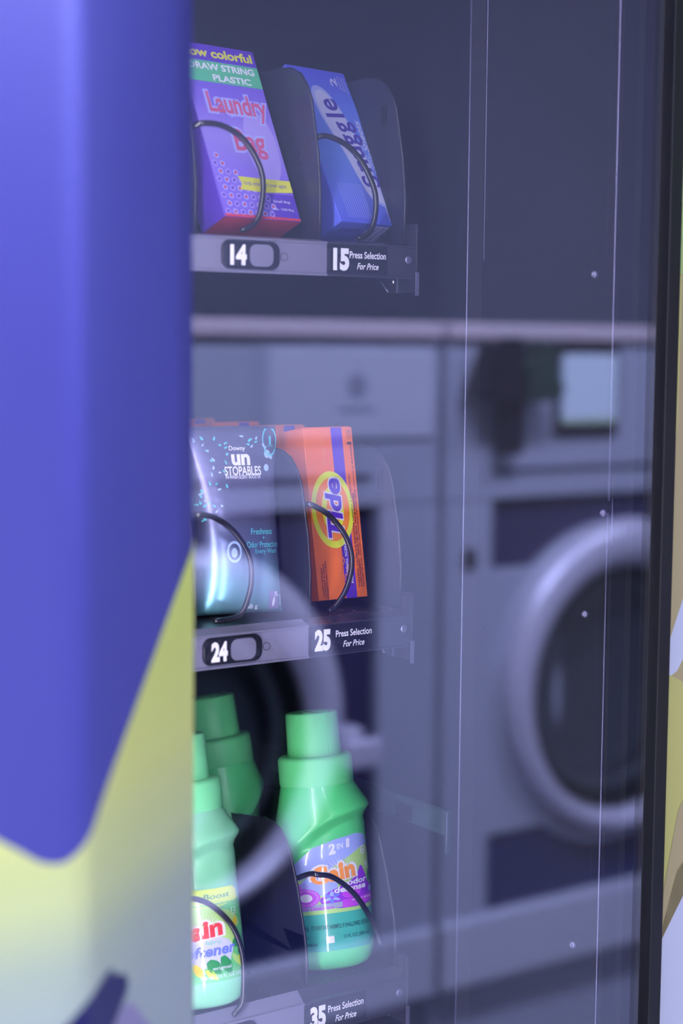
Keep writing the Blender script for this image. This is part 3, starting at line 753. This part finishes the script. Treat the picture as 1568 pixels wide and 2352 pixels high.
# angle for a given arc length around the front of the body
TAB = [(0, 0)]; pprev = bottle_pt(0, .05)
for i in range(1, 181):
    a = pi*i/180; p = bottle_pt(a, .05); TAB.append((TAB[-1][0]+(p-pprev).length, a)); pprev = p
def arc2a(s):
    q = abs(s)
    for (s0, a0), (s1, a1) in zip(TAB, TAB[1:]):
        if q <= s1: return math.copysign(a0+(a1-a0)*(q-s0)/(s1-s0), s)
    return math.copysign(pi, s)
def make_bottle(name, label, kind, loc, tilt, yaw, group=None, roll=0):
    t = empty(name, loc); t.rotation_euler = (-tilt, 0, 0)
    t.rotation_mode = 'XYZ'
    m = Matrix.Translation(loc) @ Matrix.Rotation(-tilt, 4, 'X') @ Matrix.Rotation(roll, 4, 'Y') @ Matrix.Rotation(yaw, 4, 'Z'); t.matrix_world = m
    tag(t, label, 'bottle', group)
    bc, cc = ('bottle_green', 'cap_green') if kind != 'soft' else ('soft_green', 'soft_cap')
    b = MB(); n = 96; zs = [0, .001, .002, .004, .006, .009, .012, .016, .02]+[.02+.0015*i for i in range(1, 76)]
    vs = [bottle_pt(2*pi*k/n, z) for z in zs for k in range(n)]
    b.add(vs, [(j*n+k, j*n+(k+1) % n, (j+1)*n+(k+1) % n, (j+1)*n+k) for j in range(len(zs)-1) for k in range(n)]+[tuple(range(n))[::-1]], bc, True)
    b.build('bottle_body', t)
    b = MB(); R = .0270
    b.lathe([(.0250, .1318), (R-.0006, .1318), (R, .1325), (R+.0001, .1500), (R-.0006, .1518), (R-.0022, .1528), (.0198, .1528)], cc, 'Z', 72); b.build('collar', t)
    b = MB(); r0, r1 = .0195, .0190
    prof = [(r0, .1520), (r0, .1545), (r1, .1826), (r1-.0005, .1836), (r1-.0018, .1840), (.0132, .1836), (.0124, .1828), (.00001, .1828)]
    b.lathe(prof, cc, 'Z', 72)
    for a in (-.9, .35, 1.9, 3.4):      # shallow moulded seams down the cap
        b.tube([((r0+.0001)*sin(a), -(r0+.0001)*cos(a), .1535), ((r1+.0001)*sin(a), -(r1+.0001)*cos(a), .1822)], .00022, cc, 6)
    for a in (0, 2.1, 4.2):             # swirl ridges on the cap top
        b.tube([(.0105*(1-i/8)*cos(a+i*.25)+.0018, .0105*(1-i/8)*sin(a+i*.25), .1831) for i in range(7)], .0006, cc, 6)
    b.build('cap', t)
    if kind == 'back': return t
    b = MB(); f = lambda u, v, l: bottle_pt(arc2a(u*1.07), v, l+.00015)
    if kind == 'gain':
        KEY = [(.0, .0), (.0150, .0150), (.030, .0415), (.036, .0480), (.0435, .0535), (.0632, .0690), (.0795, .0890), (.0900, .0965)]
        f = lambda u, v, l: bottle_pt(arc2a(u*1.13), lin(KEY, v), l+.00015)
    pr = Print(b, f, .0022, True)
    if kind == 'gain':
        L0, L1, B0 = -.0335, .0335, .0150
        outline = [(-.0255, B0), (.0255, B0), (.0315, B0+.004), (L1, B0+.011), (.0325, .060), (.030, .081), (.026, .0868), (.018, .0890), (.004, .0862), (-.010, .0795), (-.022, .0712), (-.030, .0625), (L0, .055), (L0, B0+.011), (-.0315, B0+.004)]
        def clip(y0, y1):    # part of the outline between two heights (straight cut)
            bmx = poly_bm(outline)
            bmesh.ops.bisect_plane(bmx, geom=bmx.verts[:]+bmx.edges[:]+bmx.faces[:], plane_co=(0, y0, 0), plane_no=(0, -1, 0), clear_outer=True)
            bmesh.ops.bisect_plane(bmx, geom=bmx.verts[:]+bmx.edges[:]+bmx.faces[:], plane_co=(0, y1, 0), plane_no=(0, 1, 0), clear_outer=True)
            return bmx
        pr._put(clip(.060, .1), 'lb_peri', 1); pr._put(clip(.030, .062), 'lab_lime', 1); pr._put(clip(0, .030), 'lab_teal', 1)
        pr.poly([(-.033, .0595), (-.020, .0597), (-.006, .0640), (.010, .0712), (.022, .0765), (.0315, .0775), (.0332, .050), (.033, .0405), (-.0333, .0400)], 'lab_lime', 2)
        pr.poly([(-.0333, .0480), (-.026, .0465), (-.020, .0410), (-.0333, .0405)], 'lb_peri', 3)
        # sun rays and blue haze behind the name
        for i in range(13):
            a = .35+i*.2; c0, s0 = cos(a), sin(a)
            pr.poly([(.008+.004*c0-.0003*s0, .062+.004*s0+.0003*c0), (.008+.013*c0, .062+.013*s0), (.008+.004*c0+.0003*s0, .062+.004*s0-.0003*c0)], 'lab_white', 4)
        pr.ell(-.008, .054, .012, .009, 'lb_peri', layer=4)
        # purple swirls
        pr.poly([(p.x, p.y) for p in catmull([(-.002, .048, 0), (.006, .052, 0), (.016, .058, 0), (.021, .066, 0), (.0245, .060, 0), (.0265, .052, 0), (.0245, .046, 0), (.032, .0485, 0), (.0333, .042, 0), (.0333, .034, 0), (.010, .0325, 0), (-.004, .0345, 0), (-.008, .041, 0), (-.002, .048, 0)], 5)][:-1], 'lab_purple', 5)
        pr.ell(.013, .0450, .0070, .0050, 'lab_magenta', rot=.3, layer=6)
        pr.ell(-.0255, .0560, .0065, .0048, 'lab_pinkl', rot=-1.1, layer=6); pr.ell(-.0235, .0515, .0052, .0046, 'lab_pinkl', rot=-.5, layer=6)
        pr.ell(-.0165, .0435, .0088, .0083, 'lab_magenta', layer=7); pr.ell(-.0165, .0435, .0080, .0076, 'lab_pinkl', layer=8, inner=.72); pr.ell(-.0165, .0435, .0040, .0038, 'lab_white', layer=9)
        for i in range(20): pr.ell(-.0165+.0062*cos(i*pi/10), .0435+.0058*sin(i*pi/10), .00045, .00045, 'lab_purple', layer=9, n=8)
        for i in range(6): pr.poly(leaf(-.0005+.0030*cos(i*pi/3+.5), .0425+.0032*sin(i*pi/3+.5), .0064, .0028, i*pi/3+.5, 6)[1:], 'lb_peri' if i % 2 else 'lab_blue', 10)
        pr.ell(-.0005, .0425, .0010, .0010, 'lab_purple', layer=11, n=12)
        pr.poly([(p.x, p.y) for p in catmull([(-.0290, .0635, 0), (-.0275, .0680, 0), (-.0255, .0735, 0), (-.0235, .0690, 0), (-.0245, .0655, 0), (-.0265, .0635, 0), (-.0290, .0635, 0)], 4)][:-1], 'lab_purple', 7)
        pr.poly(leaf(.0285, .0560, .0140, .0034, 1.45, 8)[1:], 'lab_leaf', 7); pr.poly(leaf(.0300, .0445, .0080, .0050, 1.3, 8)[1:], 'lb_peri', 7)
        for i in range(5): pr.ell(-.0195+.0022*(i % 3), .0560-.0018*(i//2), .0006, .0006, 'lab_pinkl', layer=8, n=10)
        # ribbons
        pr.poly([(-.0333, .0315), (.006, .0335), (.006, .0375), (-.0333, .0360)], 'lab_grey', 6)
        pr.poly([(.006, .0325), (.0333, .0345), (.0333, .0405), (.006, .0390)], 'lab_magenta', 8)
        pr.text('Gain Odor Eliminators', -.0145, .0342, .0300, .0024, 'lab_magenta', bold=.02, layer=9); pr.text('super fresh', .0205, .0375, .0170, .0024, 'lab_white', shear=.2, bold=.02, layer=10)
        # name
        pr.text('Gain', .0015, .0632, .0320, .0155, 'lab_white', bold=.11, shear=.1, layer=12, rot=.16); pr.text('Gain', .0015, .0632, .0285, .0130, 'lab_orange', bold=.045, shear=.1, layer=14, rot=.16)
        pr.text('+odor', .0150, .0545, .0190, .0052, 'lab_white', bold=.03, shear=.15, layer=15, rot=.05); pr.text('defense', .0120, .0492, .0220, .0056, 'lab_white', bold=.03, shear=.15, layer=15, rot=.04)
        pr.text('2', .0015, .0782, .0045, .0072, 'lab_white', bold=.06, shear=.15, layer=5, rot=.12); pr.text('IN', .0068, .0795, .0042, .0042, 'lab_white', bold=.02, shear=.1, layer=5, rot=.12); pr.text('1', .0120, .0815, .0032, .0076, 'lab_white', bold=.07, shear=.1, layer=5, rot=.12)
        pr.ell(.0245, .0745, .0026, .0026, 'lab_white', inner=.7, layer=5, n=20); pr.text('he', .0245, .0745, .0028, .0020, 'lab_white', bold=.02, layer=5)
        pr.text('6', .0272, .0662, .0022, .0034, 'lab_white', bold=.03, layer=5); pr.text('LOADS', .0272, .0635, .0042, .0010, 'lab_white', layer=5)
        pr.text('CAUTION:', -.0225, .0245, .0125, .0023, 'lab_ink', bold=.03, layer=3); pr.text('EYE IRRITANT. HARMFUL IF SWALLOWED. SEE BACK LABEL.', .0080, .0247, .0455, .0018, 'lab_ink', bold=.02, layer=3)
        pr.text('DETERGENT', -.0215, .0208, .0095, .0013, 'lab_ink', bold=.02, layer=3); pr.text('21058230', -.0165, .0180, .0095, .0011, 'lab_ink', bold=.02, layer=3); pr.text('10 FL OZ (306 mL)', .0145, .0200, .0190, .0020, 'lab_ink', bold=.015, layer=3)
        pr.rect(-.0060, -.0010, .0182, .0210, 'lab_white', layer=3)
    else:
        L0, L1 = -.0315, .0315
        out = [(-.0315, .0175), (.0315, .0185), (.0330, .040), (.0320, .066), (.0300, .076), (.026, .0795), (.0, .0800), (-.026, .079), (-.031, .072), (-.033, .04)]
        pr.poly(out, 'lab_field', 1)
        pr.poly([(-.0315, .071), (-.010, .0655), (.010, .0665), (.0308, .0705), (.0300, .0765), (.0265, .0798), (0, .0803), (-.026, .0793), (-.031, .074)], 'lab_yellow', 2)
        pr.text('AromaBoost', .0030, .0750, .0400, .0036, 'lab_leaf', bold=.01, shear=.1, layer=4); pr.text('weeks of lasting freshness', .0035, .0695, .0440, .0024, 'lab_field', bold=.03, shear=.15, layer=4)
        pr.ell(.004, .052, .026, .016, 'lab_lime', layer=3)
        for i in range(15):
            a = .2+i*.19; c0, s0 = cos(a), sin(a)
            pr.poly([(.004+.005*c0-.0003*s0, .0535+.005*s0+.0003*c0), (.004+.0125*c0, .0535+.0125*s0), (.004+.005*c0+.0003*s0, .0535+.005*s0-.0003*c0)], 'lab_white', 4)
        pr.text('12', .0255, .0640, .0042, .0032, 'lab_white', layer=5); pr.text('LOADS', .0255, .0612, .0046, .0010, 'lab_white', layer=5)
        for cx_, cy_, rx_, ry_ in ((-.006, .040, .016, .009), (.010, .039, .012, .009), (.002, .034, .009, .006), (.014, .034, .006, .006), (-.014, .036, .010, .007)): pr.ell(cx_, cy_, rx_, ry_, 'lab_cloud', layer=5)
        pr.text('Gain', -.001, .0530, .0370, .0150, 'lab_white', bold=.11, shear=.1, layer=7, rot=.12); pr.text('Gain', -.001, .0530, .0330, .0125, 'lab_red', bold=.045, shear=.1, layer=9, rot=.12)
        pr.text('fabric', .009, .0448, .0100, .0028, 'lab_field', shear=.15, layer=8); pr.text('softener', .005, .0392, .0370, .0075, 'lab_blue', bold=.03, shear=.2, layer=10, rot=.04)
        rd = random.Random(5)
        for x, y, l, w_, a, c in ((.0245, .0550, .010, .0045, 1.1, 'lab_gold'), (.0285, .0490, .013, .0075, 1.0, 'lab_field'), (.0250, .0420, .009, .0065, .6, 'lab_leaf'), (.0285, .0360, .008, .006, .8, 'lab_leaf'), (.008, .0285, .014, .0085, -.9, 'lab_leaf'), (-.002, .0270, .013, .0050, -1.1, 'lab_gold'), (.016, .0290, .016, .0070, -1.2, 'lab_leaf'), (.0235, .0310, .012, .004, -1.0, 'lab_lime'), (.0275, .028, .014, .005, -1.1, 'lab_yellow'), (-.012, .029, .016, .008, -.8, 'lab_leaf'), (.006, .0235, .012, .0045, -.8, 'lab_yellow')):
            pr.poly(leaf(x, y, l, w_, a, 8)[1:], c, 8)
        pr.text('original', .0130, .0270, .0120, .0028, 'lab_white', bold=.01, layer=11); pr.text('306 mL (10 FL OZ LIQ)', .0130, .0215, .0280, .0032, 'lab_white', layer=11)
    b.build('front_label', t)
    return t
LEAN = radians(9.9)
make_bottle('detergent_bottle', 'green detergent bottle with purple swirl label, front of slot 35 on the lowest tray', 'gain', (.6835, .9840, .8040), radians(9), radians(-22), 'green bottles on the lowest tray')
make_bottle('softener_bottle', 'mint green softener bottle with yellow banded label beside the purple frame', 'soft', (.5685, .9740, .8030), radians(10.4), radians(-24), 'green bottles on the lowest tray')
make_bottle('detergent_bottle', 'shaded darker green bottle, only cap and shoulder seen behind the tray divider', 'back', (.6650, 1.0750, .8035), LEAN, radians(50), 'green bottles on the lowest tray', radians(-4))

# ================================================================== WASHERS (seen mirrored in the glass)
def plate_hole(b, x0, x1, z0, z1, r, y, m, cx=0, cz=0, n=64):
    P = []; Q = []
    for i in range(n):
        a = 2*pi*i/n; c, s = cos(a), sin(a)
        P.append((cx+r*c, y, cz+r*s))
        t = min((x1-cx)/c if c > 1e-9 else ((x0-cx)/c if c < -1e-9 else 9e9), (z1-cz)/s if s > 1e-9 else ((z0-cz)/s if s < -1e-9 else 9e9))
        Q.append((cx+t*c, y, cz+t*s))
    b.add(P+Q, [(i, n+i, n+(i+1) % n, (i+1) % n) for i in range(n)], m)
    for cxx, czz in ((x1, z1), (x0, z1), (x0, z0), (x1, z0)):   # corner fillers
        a = math.atan2(czz-cz, cxx-cx) % (2*pi); i = int(a/(2*pi)*n) % n
        b.add([Q[i], (cxx, y, czz), Q[(i+1) % n]], [(0, 1, 2)], m)
def make_washer(x, label, lid=True):
    """origin at the floor below the door centre; front faces +y"""
    t = empty('washing_machine', (x, -.313, 0)); tag(t, label, 'washing machine', 'front-loading washers across the aisle')
    X0, X1, ZC = -.362, .422, .743
    b = MB()
    b.box(X0, X1, -.78, -.06, .04, 1.262, 'washer_grey', .006)
    b.box(X0, X1, -.07, .0, 1.03, 1.262, 'washer_grey', .004)
    b.box(X0, -.272, -.07, .0, .30, 1.03, 'washer_grey'); b.box(.318, X1, -.07, .0, .30, 1.03, 'washer_grey')
    b.box(X0, X1, -.07, .012, .30, .402, 'washer_plate', .006)
    b.box(X0, X1, -.07, -.03, .05, .30, 'washer_grey')
    b.box(X0+.02, X1-.02, -.76, -.05, 0, .05, 'washer_dark')
    b.build('cabinet', t)
    b = MB(); b.box(X0-.002, X1+.002, -.785, .012, 1.262, 1.288, 'washer_top', .008); b.build('top_panel', t)
    b = MB()
    plate_hole(b, -.272, .318, .402, 1.03, .186, -.018, 'washer_dark', 0, ZC-.020)
    b.box(-.272, .318, -.018, -.012, .402, .515, 'washer_blue'); b.box(-.272, -.125, -.018, -.004, .52, .925, 'washer_grey', .003)
    b.build('door_surround', t)
    b = MB(); b.box(-.27, .30, -.002, .004, 1.07, 1.075, 'washer_dark'); b.build('panel_seam', t)
    # door ring
    b = MB()
    b.lathe([(.256, -.017), (.256, -.004), (.250, .002), (.240, .002)], 'washer_grey', 'Y', 72, (-.012, 0, ZC-.012)); b.build('ring_mount', t)
    b = MB(); b.lathe([(.246, -.012), (.249, .004), (.245, .018), (.233, .030), (.220, .033), (.208, .028), (.199, .016), (.194, .004), (.189, -.014)], 'washer_ring', 'Y', 80, (0, 0, ZC))
    b.v = [(x_, y_, z_-.022*min(1, max(0, (.249-math.hypot(x_, z_-ZC))/.052))) for x_, y_, z_ in b.v]     # opening sits low in the ring
    o = b.build('door_ring', t)
    b = MB(); ZD = ZC-.020; b.lathe([(.191, .004), (.183, .002), (.172, -.015), (.164, -.055), (.160, -.09)], 'rubber_grey', 'Y', 64, (0, 0, ZD)); b.lathe([(.160, -.040), (.174, -.030), (.168, -.018), (.154, -.030)], 'washer_ring', 'Y', 64, (0, 0, ZD), closed=True); b.build('door_gasket', o)
    b = MB(); b.lathe([(.190, .008), (.170, .010), (.140, -.002), (.110, -.030), (.085, -.050), (.04, -.058), (.0001, -.060)], 'door_glass', 'Y', 64, (0, 0, ZD)); b.build('door_glass', o)
    b = MB(); b.lathe([(.161, -.06), (.235, -.075), (.245, -.12), (.245, -.44), (.0001, -.46)], 'drum', 'Y', 64, (0, 0, ZC))
    for a in (.6, 2.7, 4.8):
        c, s = cos(a), sin(a)
        b.add([(.245*cos(a-.12), -.12, ZC+.245*sin(a-.12)), (.245*cos(a+.12), -.12, ZC+.245*sin(a+.12)), (.20*c, -.14, ZC+.20*s), (.245*cos(a-.12), -.43, ZC+.245*sin(a-.12)), (.245*cos(a+.12), -.43, ZC+.245*sin(a+.12)), (.20*c, -.42, ZC+.20*s)],
              [(0, 2, 5, 3), (2, 1, 4, 5), (0, 1, 2), (3, 5, 4)], 'drum')
    b.build('drum', t)
    b = MB(); b.box(.232, .268, .005, .040, ZC-.065, ZC-.015, 'washer_ring', .008); b.box(.225, .292, .034, .052, ZC-.072, ZC-.030, 'washer_ring', .009); b.build('door_handle', o)
    # display screen and label plate
    b = MB(); b.box(-.156, -.028, -.002, .010, 1.122, 1.262-.002, 'plastic_black', .004); o = b.build('display', t)
    b = MB(); b.box(-.148, -.036, .0102, .0112, 1.148, 1.245, 'screen_on'); b.box(-.148, -.036, .0102, .0112, 1.140, 1.148, 'screen_green'); b.build('screen', o)
    b = MB(); b.box(.128, .408, -.001, .006, 1.125, 1.251, 'washer_plate', .003)
    dmk = 'washer_dark'
    if 'logo' not in M: dm('logo', (.24, .25, .33), .4)
    mbm = Print(b, lambda u, v, l: Vector((-u, .0062+l, v)))
    mbm.ell(-.272, 1.198, .016, .017, 'logo', inner=.55); mbm.ell(-.272, 1.198, .006, .007, 'logo'); mbm.rect(-.302, -.242, 1.163, 1.169, 'logo')
    b.build('label_plate', t)
    b = MB(); b.box(.110, .128, -.002, .0025, 1.10, 1.255, 'washer_grey'); b.build('plate_edge', t)
    b = MB(); b.box(-.325, -.305, -.002, .006, .93, .96, 'plastic_black', .003); b.build('lock', t)
    return t
make_washer(1.885, 'grey washer whose whole door ring mirrors at the right edge of the glass')
make_washer(1.090, 'grey washer mirrored behind the detergent shelves, with a pale label plate and logo', False)
# card reader hanging between the two washers
t = empty('card_reader', (1.622, -.298, 1.10)); tag(t, 'black card reader with angled housings on a post between the two mirrored washers', 'card reader')
b = MB(); b.box(-.020, .020, .001, .022, -.002, .168, 'plastic_black', .005); b.build('mounting_post', t)
b = MB()
for sgn, m_ in ((-1, 'plastic_black'), (1, 'plastic_green')):
    P = [(.006, .075), (.070, .078), (.080, .092), (.052, .160), (.040, .164), (.030, .140), (.006, .128)]
    P = [(sgn*x, z) for x, z in P]; n = len(P)
    v = [(x, .004, z) for x, z in P]+[(x*.96, .045, z) for x, z in P]
    F = [tuple(range(n)), tuple(range(2*n-1, n-1, -1))]+[(i, n+i, n+(i+1) % n, (i+1) % n) for i in range(n)]
    b.add(v, F, m_)
b.build('reader_housing', t)
b = MB(); b.box(.022, .060, .0452, .0475, .088, .120, 'plastic_green', .001); b.build('reader_window', t)
bpy.context.view_layer.update()
